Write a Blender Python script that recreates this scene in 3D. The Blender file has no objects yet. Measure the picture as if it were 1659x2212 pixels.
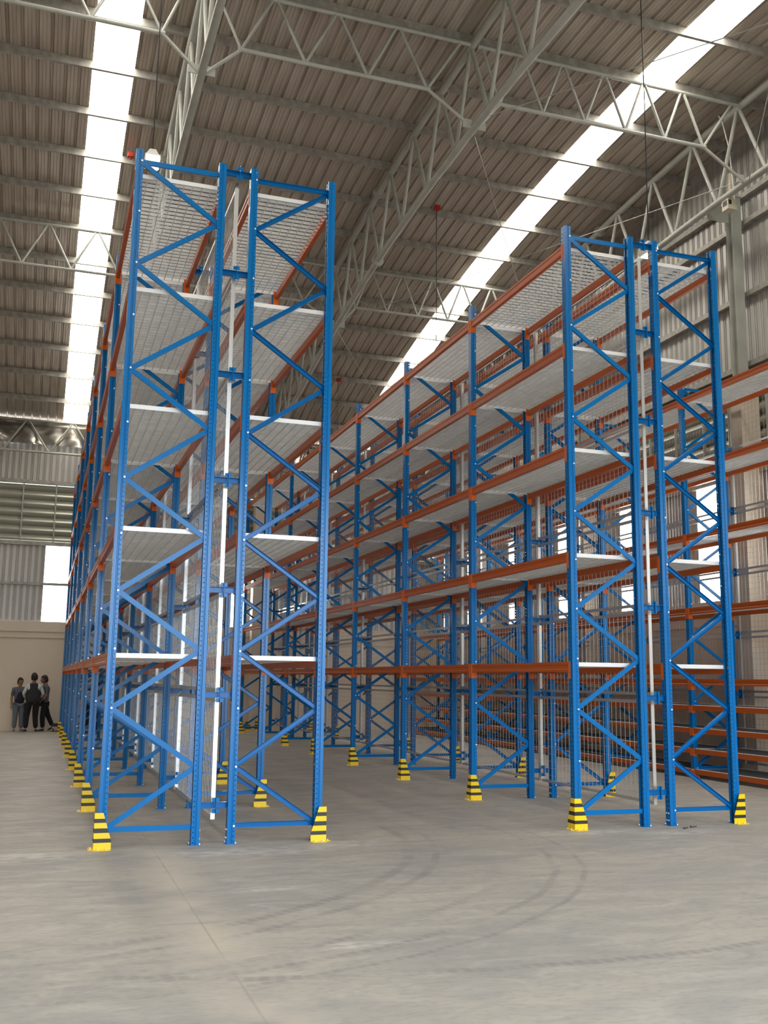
import bpy, bmesh, math, random
from mathutils import Vector, Matrix
random.seed(4)
PI = math.pi
scene = bpy.context.scene
col = scene.collection
# ------------------------------------------------------------ camera
cam_d = bpy.data.cameras.new('camera')
cam = bpy.data.objects.new('camera', cam_d)
col.objects.link(cam)
scene.camera = cam
RV = Vector((0.9471972889, -0.3204018080, 0.0126482116))
UV = Vector((-0.0646329367, -0.1521398900, 0.9862433814))
FV = Vector((0.3140698638, 0.9349845481, 0.1648150948))
M = Matrix((RV, UV, -FV)).transposed().to_4x4()
M.translation = Vector((0, 0, 1.65))
cam.matrix_world = M
cam_d.sensor_fit = 'HORIZONTAL'
cam_d.sensor_width = 36
cam_d.lens = 2173.11 * 36 / 1659
cam_d.clip_end = 300
# ------------------------------------------------------------ world: even overcast sky
w = bpy.data.worlds.new('sky'); scene.world = w; w.use_nodes = True
wn = w.node_tree.nodes; wl = w.node_tree.links
wn.clear()
wo = wn.new('ShaderNodeOutputWorld'); wb = wn.new('ShaderNodeBackground')
tc = wn.new('ShaderNodeTexCoord'); sx = wn.new('ShaderNodeSeparateXYZ'); rp = wn.new('ShaderNodeValToRGB')
mr = wn.new('ShaderNodeMapRange'); mr.inputs['From Min'].default_value = -0.1; mr.inputs['From Max'].default_value = 0.9
wl.new(tc.outputs['Generated'], sx.inputs[0]); wl.new(sx.outputs['Z'], mr.inputs['Value'])
wl.new(mr.outputs[0], rp.inputs[0]); wl.new(rp.outputs[0], wb.inputs[0]); wl.new(wb.outputs[0], wo.inputs[0])
rp.color_ramp.elements[0].color = (0.30, 0.30, 0.29, 1); rp.color_ramp.elements[0].position = 0.08
e = rp.color_ramp.elements.new(0.13); e.color = (0.74, 0.84, 0.97, 1)
rp.color_ramp.elements[-1].color = (0.86, 0.93, 1.0, 1)
wb.inputs['Strength'].default_value = 4.6
# daylight enters by the open doorway behind the camera: a portal guides the sky sampling
DOOR = (-2.0, 10.5, 0.0, 6.2)
pl = bpy.data.lights.new('doorway_portal', 'AREA'); pl.shape = 'RECTANGLE'
pl.size = DOOR[1]-DOOR[0]; pl.size_y = DOOR[3]-DOOR[2]; pl.cycles.is_portal = True
po = bpy.data.objects.new('doorway_portal', pl); col.objects.link(po)
po.location = ((DOOR[0]+DOOR[1])/2, -4.62, (DOOR[2]+DOOR[3])/2)
po.rotation_euler = (PI/2, 0, 0)
# ------------------------------------------------------------ view
SKY_E = 5.0      # glow of the translucent roof sheets under the sky
vs = scene.view_settings
vs.view_transform = 'Standard'; vs.look = 'None'; vs.gamma = 1; vs.use_curve_mapping = False
vs.exposure = 1.27
scene.cycles.use_denoising = True
scene.cycles.max_bounces = 8
scene.cycles.diffuse_bounces = 5
scene.cycles.glossy_bounces = 4
scene.cycles.transparent_max_bounces = 24
scene.cycles.sample_clamp_indirect = 6
scene.cycles.caustics_reflective = False
scene.cycles.caustics_refractive = False
# ------------------------------------------------------------ mesh helpers
class MB:
    def __init__(s): s.v = []; s.f = []; s.m = []; s.sm = []
    def add(s, vs_, fs, mi=0, smooth=False):
        b = len(s.v); s.v += [tuple(p) for p in vs_]
        for f in fs: s.f.append(tuple(i+b for i in f)); s.m.append(mi); s.sm.append(smooth)
    def box(s, x0, x1, y0, y1, z0, z1, mi=0):
        v = [(x, y, z) for x in (x0, x1) for y in (y0, y1) for z in (z0, z1)]
        s.add(v, [(0,1,3,2),(4,6,7,5),(0,4,5,1),(2,3,7,6),(0,2,6,4),(1,5,7,3)], mi)
    def bar(s, a, b, w_, h_, up=(0,0,1), mi=0):
        a = Vector(a); b = Vector(b); d = (b-a).normalized(); up = Vector(up)
        if abs(d.dot(up)) > 0.99: up = Vector((1,0,0))
        r = d.cross(up).normalized(); u = r.cross(d).normalized()
        v = [p + r*i*w_/2 + u*j*h_/2 for p in (a, b) for i in (-1, 1) for j in (-1, 1)]
        s.add(v, [(0,1,3,2),(4,6,7,5),(0,4,5,1),(2,3,7,6),(0,2,6,4),(1,5,7,3)], mi)
    def tube(s, pts, r, n=8, mi=0, cap=True, smooth=True):
        pts = [Vector(p) for p in pts]; rings = []
        for i, p in enumerate(pts):
            d = (pts[min(i+1, len(pts)-1)] - pts[max(i-1, 0)]).normalized()
            up = Vector((0,0,1)) if abs(d.z) < 0.95 else Vector((1,0,0))
            a = d.cross(up).normalized(); b = a.cross(d).normalized()
            rr = r[i] if isinstance(r, (list, tuple)) else r
            rings.append([p + a*rr*math.cos(2*PI*k/n) + b*rr*math.sin(2*PI*k/n) for k in range(n)])
        v = [q for g in rings for q in g]; f = []
        for i in range(len(pts)-1):
            for k in range(n): f.append((i*n+k, i*n+(k+1)%n, (i+1)*n+(k+1)%n, (i+1)*n+k))
        s.add(v, f, mi, smooth)
        if cap: s.add([*rings[0]], [tuple(range(n))], mi); s.add([*rings[-1]], [tuple(range(n))], mi)
    def prism(s, prof, axis, t0, t1, mi=0, closed=True):
        n = len(prof)
        def P(u, v_, t): return {'x': (t, u, v_), 'y': (u, t, v_), 'z': (u, v_, t)}[axis]
        v = [P(a, b, t0) for a, b in prof] + [P(a, b, t1) for a, b in prof]
        f = [(i, (i+1) % n, n+(i+1) % n, n+i) for i in range(n if closed else n-1)]
        if closed: f += [tuple(range(n)), tuple(range(2*n-1, n-1, -1))]
        s.add(v, f, mi)
    def sphere(s, c, r, n=8, m=6, mi=0, sc=(1,1,1)):
        v = []; f = []
        for j in range(m+1):
            t = PI*j/m
            for k in range(n):
                a = 2*PI*k/n
                v.append((c[0]+r*sc[0]*math.sin(t)*math.cos(a), c[1]+r*sc[1]*math.sin(t)*math.sin(a), c[2]+r*sc[2]*math.cos(t)))
        for j in range(m):
            for k in range(n): f.append((j*n+k, j*n+(k+1)%n, (j+1)*n+(k+1)%n, (j+1)*n+k))
        s.add(v, f, mi, True)
    def mesh(s, name, mats, fix=True):
        me = bpy.data.meshes.new(name)
        me.from_pydata(s.v, [], s.f)
        me.polygons.foreach_set('material_index', s.m); me.polygons.foreach_set('use_smooth', s.sm)
        for m_ in (mats if isinstance(mats, (list, tuple)) else [mats]): me.materials.append(m_)
        if fix:
            bm = bmesh.new(); bm.from_mesh(me); bmesh.ops.recalc_face_normals(bm, faces=bm.faces); bm.to_mesh(me); bm.free()
        me.update()
        return me
def obj(name, me, parent=None, loc=(0,0,0), rz=0, label=None, cat=None, group=None, kind=None, rot=None):
    o = bpy.data.objects.new(name, me); col.objects.link(o)
    if parent is not None: o.parent = parent
    o.location = loc; o.rotation_euler = rot if rot else (0, 0, rz)
    if label: o['label'] = label
    if cat: o['category'] = cat
    if group: o['group'] = group
    if kind: o['kind'] = kind
    return o
def thin(pl_, t):
    """closed outline of an open polyline given thickness t (to its left)"""
    off = []
    for i, p in enumerate(pl_):
        a = Vector(pl_[max(i-1, 0)]); b = Vector(pl_[min(i+1, len(pl_)-1)]); c = Vector(p)
        n1 = (c-a) if i > 0 else (b-c); n2 = (b-c) if i < len(pl_)-1 else (c-a)
        n1 = Vector((-n1.y, n1.x)).normalized(); n2 = Vector((-n2.y, n2.x)).normalized()
        nn = (n1+n2); nn = nn/max(0.35, (nn.length_squared/2)) if nn.length > 1e-6 else n1
        off.append((c.x+nn.x*t, c.y+nn.y*t))
    return list(pl_) + off[::-1]
# ------------------------------------------------------------ materials
def mat(name, c, rough=0.5, metal=0.0, spec=0.5, noise=None, bump=None, coat=0.0):
    m = bpy.data.materials.new(name); m.use_nodes = True
    nt = m.node_tree; b = nt.nodes['Principled BSDF']
    b.inputs['Base Color'].default_value = (*c, 1); b.inputs['Roughness'].default_value = rough
    b.inputs['Metallic'].default_value = metal; b.inputs['Specular IOR Level'].default_value = spec
    b.inputs['Coat Weight'].default_value = coat
    if noise or bump:
        t = nt.nodes.new('ShaderNodeTexCoord'); mp = nt.nodes.new('ShaderNodeMapping')
        nt.links.new(t.outputs['Object'], mp.inputs[0])
        n = nt.nodes.new('ShaderNodeTexNoise'); nt.links.new(mp.outputs[0], n.inputs['Vector'])
        n.inputs['Detail'].default_value = 5
    if noise:
        c2, sc, st = noise
        n.inputs['Scale'].default_value = sc; mp.inputs['Scale'].default_value = st
        r = nt.nodes.new('ShaderNodeMapRange'); r.inputs['From Min'].default_value = .35; r.inputs['From Max'].default_value = .65
        nt.links.new(n.outputs[0], r.inputs['Value'])
        mx = nt.nodes.new('ShaderNodeMix'); mx.data_type = 'RGBA'
        mx.inputs['A'].default_value = (*c, 1); mx.inputs['B'].default_value = (*c2, 1)
        nt.links.new(r.outputs[0], mx.inputs['Factor']); nt.links.new(mx.outputs['Result'], b.inputs['Base Color'])
    if bump:
        bn = nt.nodes.new('ShaderNodeBump'); bn.inputs['Strength'].default_value = bump[1]; bn.inputs['Distance'].default_value = 0.01
        n2 = nt.nodes.new('ShaderNodeTexNoise'); n2.inputs['Scale'].default_value = bump[0]
        nt.links.new(mp.outputs[0], n2.inputs['Vector'])
        nt.links.new(n2.outputs[0], bn.inputs['Height']); nt.links.new(bn.outputs[0], b.inputs['Normal'])
    return m
def emis(name, c, s):
    m = bpy.data.materials.new(name); m.use_nodes = True; nt = m.node_tree; nt.nodes.clear()
    o = nt.nodes.new('ShaderNodeOutputMaterial'); e_ = nt.nodes.new('ShaderNodeEmission')
    e_.inputs[0].default_value = (*c, 1); e_.inputs[1].default_value = s; nt.links.new(e_.outputs[0], o.inputs[0])
    return m
BLUE = (0.0008, 0.152, 0.43)
blue = mat('blue_powder_coat', BLUE, 0.22, spec=0.24)
orange = mat('orange_powder_coat', (0.46, 0.090, 0.010), 0.33, spec=0.3)
orange2 = mat('bright_orange_connector', (0.66, 0.130, 0.014), 0.4, spec=0.3)
zinc = mat('galvanised_steel', (0.60, 0.605, 0.59), 0.45, metal=0.15, noise=((0.50, 0.505, 0.50), 9, (1, 1, 1)))
zincb = mat('lightened_zinc', (0.82, 0.82, 0.80), 0.40, metal=0.15)
screenm = mat('galvanised_frame', (0.62, 0.62, 0.60), 0.33, metal=0.75)
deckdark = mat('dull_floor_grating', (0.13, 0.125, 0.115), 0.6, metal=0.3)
wire = mat('zinc_wire', (0.50, 0.50, 0.47), 0.40, metal=0.4)
boltm = mat('bolt_zinc', (0.85, 0.86, 0.86), 0.3, metal=0.3)
yellow = mat('safety_yellow', (0.92, 0.63, 0.008), 0.42, spec=0.4)
blackp = mat('black_stripe', (0.022, 0.019, 0.016), 0.5)
sheet = mat('galvalume_roof_sheet', (0.56, 0.495, 0.415), 0.40, metal=0.3, noise=((0.42, 0.355, 0.29), 1.4, (5, .5, 1)))
wsheet = mat('galvalume_wall_sheet', (0.54, 0.52, 0.475), 0.42, metal=0.4, noise=((0.45, 0.435, 0.40), 1.2, (1, 1, .3)))
purl = mat('galvanised_purlin', (0.43, 0.41, 0.36), 0.5, metal=0.3, noise=((0.30, 0.28, 0.245), 7, (1, 1, 1)))
truss = mat('primer_grey_truss', (0.45, 0.455, 0.40), 0.5, noise=((0.38, 0.38, 0.33), 3, (1, 1, 1)))
plaster = mat('beige_plaster', (0.74, 0.63, 0.50), 0.85, spec=0.2, noise=((0.70, 0.59, 0.465), .8, (1, 1, 1)))
pilas = mat('cream_plaster', (0.72, 0.61, 0.48), 0.85, spec=0.2)
foilm = mat('crinkled_foil', (0.55, 0.52, 0.47), 0.12, metal=0.95)
louv = mat('louver_blade_steel', (0.44, 0.44, 0.36), 0.35, metal=0.3)
beige = mat('beige_box', (0.62, 0.55, 0.42), 0.5)
dark = mat('dark_metal', (0.012, 0.012, 0.014), 0.5)
red = mat('red_box', (0.45, 0.03, 0.015), 0.5)
skym = emis('translucent_roof_sheet', (1.0, 0.95, 0.87), SKY_E)
winm = emis('translucent_wall_sheet', (1.0, 0.99, 0.97), SKY_E*0.7)
lampm = emis('lamp_glow', (1.0, 0.95, 0.85), 3.0)
lampb = mat('lamp_body', (0.8, 0.78, 0.72), 0.4)
def slot_material():
    """blue paint with real see-through punched slots in the upright"""
    m = bpy.data.materials.new('punched_blue_upright'); m.use_nodes = True; nt = m.node_tree
    N = nt.nodes.new; L = nt.links.new
    b = nt.nodes['Principled BSDF']; out = nt.nodes['Material Output']
    b.inputs['Base Color'].default_value = (*BLUE, 1); b.inputs['Roughness'].default_value = 0.20; b.inputs['Specular IOR Level'].default_value = 0.32
    t = N('ShaderNodeTexCoord'); s = N('ShaderNodeSeparateXYZ'); L(t.outputs['Object'], s.inputs[0])
    def mm(op, a, b_=None, c_=None):
        n = N('ShaderNodeMath'); n.operation = op
        for i, q in enumerate((a, b_, c_)):
            if q is None: continue
            if isinstance(q, (int, float)): n.inputs[i].default_value = q
            else: L(q, n.inputs[i])
        return n.outputs[0]
    X, Y, Z = s.outputs
    ay = mm('ABSOLUTE', Y)
    def box1(v, c, h): return mm('COMPARE', v, c, h)
    fz = mm('FRACT', mm('DIVIDE', Z, 0.05)); fz2 = mm('FRACT', mm('DIVIDE', Z, 0.05)); fz3 = mm('FRACT', mm('DIVIDE', Z, 0.066))
    web = mm('MULTIPLY', mm('LESS_THAN', X, -0.034), mm('MULTIPLY', box1(ay, 0.021, 0.006), box1(fz, 0.5, 0.24)))
    fl = mm('MULTIPLY', mm('GREATER_THAN', ay, 0.040), mm('MULTIPLY', box1(X, 0.022, 0.0045), box1(fz2, 0.5, 0.10)))
    lip = mm('MULTIPLY', mm('GREATER_THAN', X, 0.0335), mm('MULTIPLY', box1(ay, 0.030, 0.006), box1(fz3, 0.5, 0.17)))
    hole = mm('MAXIMUM', mm('MAXIMUM', web, fl), lip)
    tr = N('ShaderNodeBsdfTransparent'); mx = N('ShaderNodeMixShader')
    L(hole, mx.inputs[0]); L(b.outputs[0], mx.inputs[1]); L(tr.outputs[0], mx.inputs[2]); L(mx.outputs[0], out.inputs[0])
    return m
slotm = slot_material()
def floor_material():
    m = bpy.data.materials.new('dusty_concrete_floor'); m.use_nodes = True; nt = m.node_tree
    N = nt.nodes.new; L = nt.links.new; b = nt.nodes['Principled BSDF']
    t = N('ShaderNodeTexCoord'); s = N('ShaderNodeSeparateXYZ'); L(t.outputs['Object'], s.inputs[0])
    X, Y, Z = s.outputs
    def mm(op, *a):
        n = N('ShaderNodeMath'); n.operation = op
        for i, q in enumerate(a):
            if isinstance(q, (int, float)): n.inputs[i].default_value = q
            else: L(q, n.inputs[i])
        return n.outputs[0]
    def noise(sc, st=(1, 1, 1), det=6, rot=0, dist=0.0):
        mp = N('ShaderNodeMapping'); L(t.outputs['Object'], mp.inputs[0]); mp.inputs['Scale'].default_value = st
        mp.inputs['Rotation'].default_value = (0, 0, rot)
        n = N('ShaderNodeTexNoise'); n.inputs['Scale'].default_value = sc; n.inputs['Detail'].default_value = det
        n.inputs['Distortion'].default_value = dist
        L(mp.outputs[0], n.inputs['Vector']); return n.outputs[0]
    def rng(v, a, b_, c=0.0, d=1.0):
        r = N('ShaderNodeMapRange'); r.inputs['From Min'].default_value = a; r.inputs['From Max'].default_value = b_
        r.inputs['To Min'].default_value = c; r.inputs['To Max'].default_value = d; L(v, r.inputs['Value']); return r.outputs[0]
    def mix(f, A, B):
        n = N('ShaderNodeMix'); n.data_type = 'RGBA'
        if isinstance(f, float): n.inputs['Factor'].default_value = f
        else: L(f, n.inputs['Factor'])
        for k, q in (('A', A), ('B', B)):
            if isinstance(q, tuple): n.inputs[k].default_value = (*q, 1)
            else: L(q, n.inputs[k])
        return n.outputs['Result']
    big = noise(.55, (1, 1.6, 1), 5, .3, .6); mid = noise(2.0, (1, 2.3, 1), 7, -.12, 1.0); fine = noise(14, (1, 2, 1), 6)
    c = mix(rng(big, .36, .64), (0.385, 0.365, 0.325), (0.475, 0.435, 0.37))
    c = mix(mm('MULTIPLY', rng(mid, .48, .70), .45), c, (0.30, 0.292, 0.275))
    c = mix(mm('MULTIPLY', rng(mid, .47, .30), .45), c, (0.55, 0.51, 0.44))
    c = mix(mm('MULTIPLY', rng(fine, .48, .72), .45), c, (0.27, 0.26, 0.24))
    # tyre tracks: pairs of arcs with cross treads, part worn away
    brk = rng(noise(1.7), .36, .56); tread = rng(noise(22, (1, 1, 1), 1), .35, .6)
    def arc(cx, cy, R, hw, ymax):
        d = mm('SQRT', mm('ADD', mm('POWER', mm('SUBTRACT', X, cx), 2.0), mm('POWER', mm('SUBTRACT', Y, cy), 2.0)))
        wv = mm('MULTIPLY', mm('SUBTRACT', noise(1.1), .5), .12)
        q = mm('ABSOLUTE', mm('SUBTRACT', mm('ADD', d, wv), R))
        k = rng(q, hw, hw*.45)
        ang = mm('FRACT', mm('MULTIPLY', mm('ARCTAN2', mm('SUBTRACT', Y, cy), mm('SUBTRACT', X, cx)), R/.09/1.0))
        tr = rng(mm('ABSOLUTE', mm('SUBTRACT', ang, .5)), .12, .3, .45, 1.0)
        lim = mm('MULTIPLY', rng(X, -1.0, 1.2), rng(Y, ymax, ymax-1.5))
        return mm('MULTIPLY', mm('MULTIPLY', k, tr), mm('MULTIPLY', lim, brk))
    a = arc(-.65, 11.15, 4.46, .07, 12.5)
    for args in ((-.65, 11.15, 4.72, .05, 12.5), (.41, 10.56, 4.60, .045, 11.5), (.41, 10.56, 4.86, .035, 11.5), (3.2, 14.0, 8.35, .06, 8), (-1.2, 12.3, 6.55, .05, 8.5)):
        a = mm('MAXIMUM', a, arc(*args))
    c = mix(mm('MULTIPLY', a, .50), c, (0.22, 0.21, 0.195))
    # saw-cut joint with pale dust beside it
    jx = mm('ABSOLUTE', mm('SUBTRACT', X, 1.155))
    c = mix(mm('MULTIPLY', mm('MULTIPLY', rng(jx, .34, .0), rng(noise(1.3, (1, 1, 1), 4), .32, .52)), .85), c, (0.60, 0.53, 0.43))
    c = mix(mm('MULTIPLY', mm('MULTIPLY', rng(jx, .012, .004), rng(noise(2.1), .35, .6)), .45), c, (0.30, 0.25, 0.20))
    # chalky scuffs
    for (px, py, sx_, sy_) in ((1.84, 8.24, .32, .10), (2.02, 6.4, .35, .09), (-0.2, 10.2, .9, .25), (5.9, 10.35, .8, .22), (7.0, 10.1, .6, .2), (2.0, 10.0, .9, .3), (3.0, 10.2, .6, .25)):
        q = mm('ADD', mm('POWER', mm('DIVIDE', mm('SUBTRACT', X, px), sx_), 2.0), mm('POWER', mm('DIVIDE', mm('SUBTRACT', Y, py), sy_), 2.0))
        c = mix(mm('MULTIPLY', mm('MULTIPLY', rng(q, 1.2, .1), rng(noise(6, (1, 3, 1)), .42, .6)), .75), c, (0.66, 0.63, 0.58))
    L(c, b.inputs['Base Color'])
    L(rng(mid, .3, .7, .5, .72), b.inputs['Roughness']); b.inputs['Specular IOR Level'].default_value = .35
    bn = N('ShaderNodeBump'); bn.inputs['Strength'].default_value = .12; bn.inputs['Distance'].default_value = .01
    L(fine, bn.inputs['Height']); L(bn.outputs[0], b.inputs['Normal'])
    return m
# ------------------------------------------------------------ the building
XL, XR, YF, YB = -17.8, 12.85, -4.6, 33.0
def zr(y): return 12.7 - .0084*(y-14)**2
mb = MB(); mb.box(XL-.3, XR+.3, -16, YB+.3, -.2, 0)
obj('floor', mb.mesh('floor', floor_material()), kind='structure')
ceil_o = obj('ceiling', None, kind='structure')
ys = [YF-.4 + i*1.3 for i in range(int((YB+.6-YF+.4)/1.3)+1)] + [YB+.25]
W = .735
def roof_profile():
    pr = []; rp_ = W/3
    for k in range(3):
        u = k*rp_
        pr += [(u, 0), (u+.022, .042), (u+.046, .042), (u+.068, 0), (u+.115, 0), (u+.121, .007), (u+.127, 0), (u+.178, 0), (u+.184, .007), (u+.190, 0)]
    return pr + [(W, 0)]
def roof_mesh(name, prof, m):
    b = MB(); n = len(prof)
    v = [(u, y, zr(y)+h) for y in ys for u, h in prof]
    f = [(j*n+i, j*n+i+1, (j+1)*n+i+1, (j+1)*n+i) for j in range(len(ys)-1) for i in range(n-1)]
    b.add(v, f)
    return b.mesh(name, m, fix=False)
rs = roof_mesh('roof_sheet', roof_profile(), sheet)
ss = roof_mesh('skylight_sheet', [(0, 0), (.022, .042), (.046, .042), (.068, 0), (W/2, 0), (W-.068, 0), (W, 0)], skym)
i0 = -25
for i in range(i0, 18):
    x = .20 + W*i
    if x < XL-.8: continue
    if i % 13 == 0: obj('skylight_sheet', ss, ceil_o, (x, 0, 0))
    else: obj('roof_sheet', rs, ceil_o, (x, 0, 0))
# purlins: lipped channels across the building
mb = MB()
mb.prism(thin([(.06, -.025), (.06, 0), (0, 0), (0, -.15), (.06, -.15), (.06, -.125)], .003), 'x', XL, XR)
pm = mb.mesh('purlin', purl)
PY = [16.0 + 1.42*i for i in range(-14, 13) if 16.0+1.42*i < YB-.1]
for y in PY: obj('purlin', pm, ceil_o, (0, y-.03, zr(y)-.004))
# ribbed wall sheeting, clipped to any top line
def wall_prof(width):
    out = []; u = 0
    while u < width-.01:
        for du, h in ((0, 0), (.012, .028), (.03, .028), (.042, 0), (.052, 0), (.064, .028), (.082, .028), (.094, 0)):
            if u+du < width: out.append((u+du, h))
        u += .186
    out.append((width, 0)); return out
def siding(parent, axis, pos, sgn, u0, u1, z0, ztop, m=wsheet, wsh=.93, name='wall_sheet'):
    u = u0
    while u < u1-.02:
        w_ = min(wsh, u1-u); b = MB(); pr = wall_prof(w_); n = len(pr); v = []
        for lv in (0, 1):
            for du, h in pr:
                uu = u+du; z = z0 if lv == 0 else (ztop(uu) if callable(ztop) else ztop)
                d = pos + sgn*h
                v.append((d, uu, z) if axis == 'x' else (uu, d, z))
        b.add(v, [(i, i+1, n+i+1, n+i) for i in range(n-1)])
        obj(name, b.mesh(name, m, fix=False), parent); u += w_
def louver_bank(parent, axis, pos, sgn, u0, u1, z0, z1, nb=8):
    P = (z1-z0)/nb
    for k in range(nb):
        zc = z0 + P*(k+.5)
        b = MB()
        # curved blade: falls to the outside
        pr = [(.10, .60*P), (.05, .40*P), (-.01, .18*P), (-.03, .0), (-.01, -.16*P), (.05, -.34*P), (.13, -.50*P)]
        pr = thin([(pos+sgn*a, zc+c) for a, c in pr], .004)
        b.prism(pr, 'y' if axis == 'x' else 'x', u0, u1) if axis == 'x' else b.prism([(a, c) for a, c in pr], 'x', u0, u1)
        obj('louver_blade', b.mesh('louver_blade', louv), parent)
    u = u0 + .3
    while u < u1:
        b = MB()
        if axis == 'x': b.box(pos-.07*sgn, pos-.02*sgn, u-.02, u+.02, z0, z1)
        else: b.box(u-.02, u+.02, pos-.07*sgn, pos-.02*sgn, z0, z1)
        obj('louver_mullion', b.mesh('louver_mullion', truss), parent); u += .98
    for zz in (z0, z1):
        b = MB()
        if axis == 'x': b.box(pos-.10*sgn, pos, u0, u1, zz-.06, zz+.06)
        else: b.box(u0, u1, pos-.10*sgn, pos, zz-.06, zz+.06)
        obj('louver_rail', b.mesh('louver_rail', purl), parent)
ZM, ZL0, ZL1 = 3.30, 5.72, 7.66
TX_R = 11.9
# back wall
wb_ = obj('wall_back', None, kind='structure')
mb = MB(); mb.box(XL-.2, XR+.2, YB, YB+.2, 0, ZM-.02); mb.box(XL-.2, XR+.2, YB-.06, YB, 2.99, ZM); mb.box(XL-.2, XR+.2, YB-.03, YB, 2.80, 2.99)
obj('masonry', mb.mesh('masonry', plaster), wb_)
BW = [(-.06+.0-5.68*k, .66-5.68*k) for k in (2, 1, 0)] + [(5.62, 6.34)]
WT = 5.62
edges = [XL] + [q for a, b in BW for q in (a, b)] + [XR]
for i in range(0, len(edges)-1, 2): siding(wb_, 'y', YB, 1, edges[i], edges[i+1], ZM, ZL0)
nwin = 1
for a, b in BW:
    wd = obj('window_%d' % nwin, None, kind='structure'); nwin += 1
    m1 = MB(); m1.box(a, b, YB+.02, YB+.03, ZM+.02, 4.44); obj('pane', m1.mesh('pane', winm), wd)
    m1 = MB(); m1.box(a, b, YB+.02, YB+.03, 4.47, WT+.08); obj('pane', m1.mesh('pane', winm), wd)
    m1 = MB(); m1.box(a, b, YB, YB+.05, 4.43, 4.48); obj('window_rail', m1.mesh('window_rail', purl), wd)
mb = MB(); mb.box(XL, XR, YB-.08, YB-.02, 4.42, 4.50); obj('girt', mb.mesh('girt', purl), wb_)
louver_bank(wb_, 'y', YB+.02, 1, XL, XR, ZL0, ZL1, 7)
siding(wb_, 'y', YB, 1, XL, XR, ZL1, 9.0)
# crinkled foil insulation hung at the top of the back wall
b = MB(); nx, nz = 260, 12; v = []
rnd = random.Random(7)
ph = [(rnd.uniform(.8, 5.5), rnd.uniform(.8, 6), rnd.uniform(0, 6.3), rnd.uniform(.3, 1)) for _ in range(14)]
for j in range(nz+1):
    for i in range(nx+1):
        x = XL + (XR-XL)*i/nx; z = 8.86 + (zr(YB)-.01-8.86)*j/nz
        d = sum(a_*math.sin(kx*x*1.7+kz*z*2+p_)/(kx+kz) for kx, kz, p_, a_ in ph)*.05 + rnd.uniform(-.006, .006)
        v.append((x, YB-.12+d*.8, z))
b.add(v, [(j*(nx+1)+i, j*(nx+1)+i+1, (j+1)*(nx+1)+i+1, (j+1)*(nx+1)+i) for j in range(nz) for i in range(nx)], 0, True)
obj('foil_insulation', b.mesh('foil_insulation', foilm, fix=False), wb_)
for x in (-11.6, -5.55, 6.45):
    m1 = MB(); m1.box(x, x+.5, YB-.45, YB, 0, 7.5)
    m1.add([(x, YB-.45, 7.5), (x+.5, YB-.45, 7.5), (x+.5, YB, 7.75), (x, YB, 7.75), (x, YB, 7.5), (x+.5, YB, 7.5)], [(0, 1, 2, 3), (0, 3, 4), (1, 5, 2)])
    obj('pilaster', m1.mesh('pilaster', pilas), wb_)
# right wall
wr = obj('wall_right', None, kind='structure')
mb = MB(); mb.box(XR, XR+.2, YF, YB+.2, 0, ZM-.02); mb.box(XR-.06, XR, YF, YB, 2.99, ZM); mb.box(XR-.03, XR, YF, YB, 2.80, 2.99)
obj('masonry', mb.mesh('masonry', plaster), wr)
PIL = [15.55+6.05*k for k in (-3, -2, -1, 0, 1, 2)]
wins = []
for p_ in PIL:
    for off in (1.35, 4.35):
        if YF+.5 < p_+off < YB-1.5: wins.append((p_+off, p_+off+.73))
wins.sort()
edges = [YF] + [q for a, b in wins for q in (a, b)] + [YB]
for i in range(0, len(edges)-1, 2): siding(wr, 'x', XR, 1, edges[i], edges[i+1], ZM, ZL0)
for a, b in wins:
    wd = obj('window_%d' % nwin, None, kind='structure'); nwin += 1
    m1 = MB(); m1.box(XR+.02, XR+.03, a, b, ZM+.02, 4.44); obj('pane', m1.mesh('pane', winm), wd)
    m1 = MB(); m1.box(XR+.02, XR+.03, a, b, 4.47, WT+.08); obj('pane', m1.mesh('pane', winm), wd)
    m1 = MB(); m1.box(XR, XR+.05, a, b, 4.43, 4.48); obj('window_rail', m1.mesh('window_rail', purl), wd)
mb = MB(); mb.box(XR-.08, XR-.02, YF, YB, 4.42, 4.50); obj('girt', mb.mesh('girt', purl), wr)
louver_bank(wr, 'x', XR+.02, 1, YF, YB, ZL0, ZL1, 7)
siding(wr, 'x', XR, 1, YF, YB, ZL1, lambda y: zr(y)+.05)
gp = thin([(0, .03), (0, 0), (-.12, 0), (-.12, .10), (0, .10)], .003)
for z in (7.78, 9.2, 10.7, 11.28):
    half = math.sqrt((12.7-z-.1)/.0084) if z < 12.6 else 0
    m1 = MB(); m1.prism([(XR-.005+a, z+c) for a, c in gp], 'y', max(YF, 14-half), min(YB, 14+half)); obj('girt', m1.mesh('girt', purl), wr)
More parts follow.
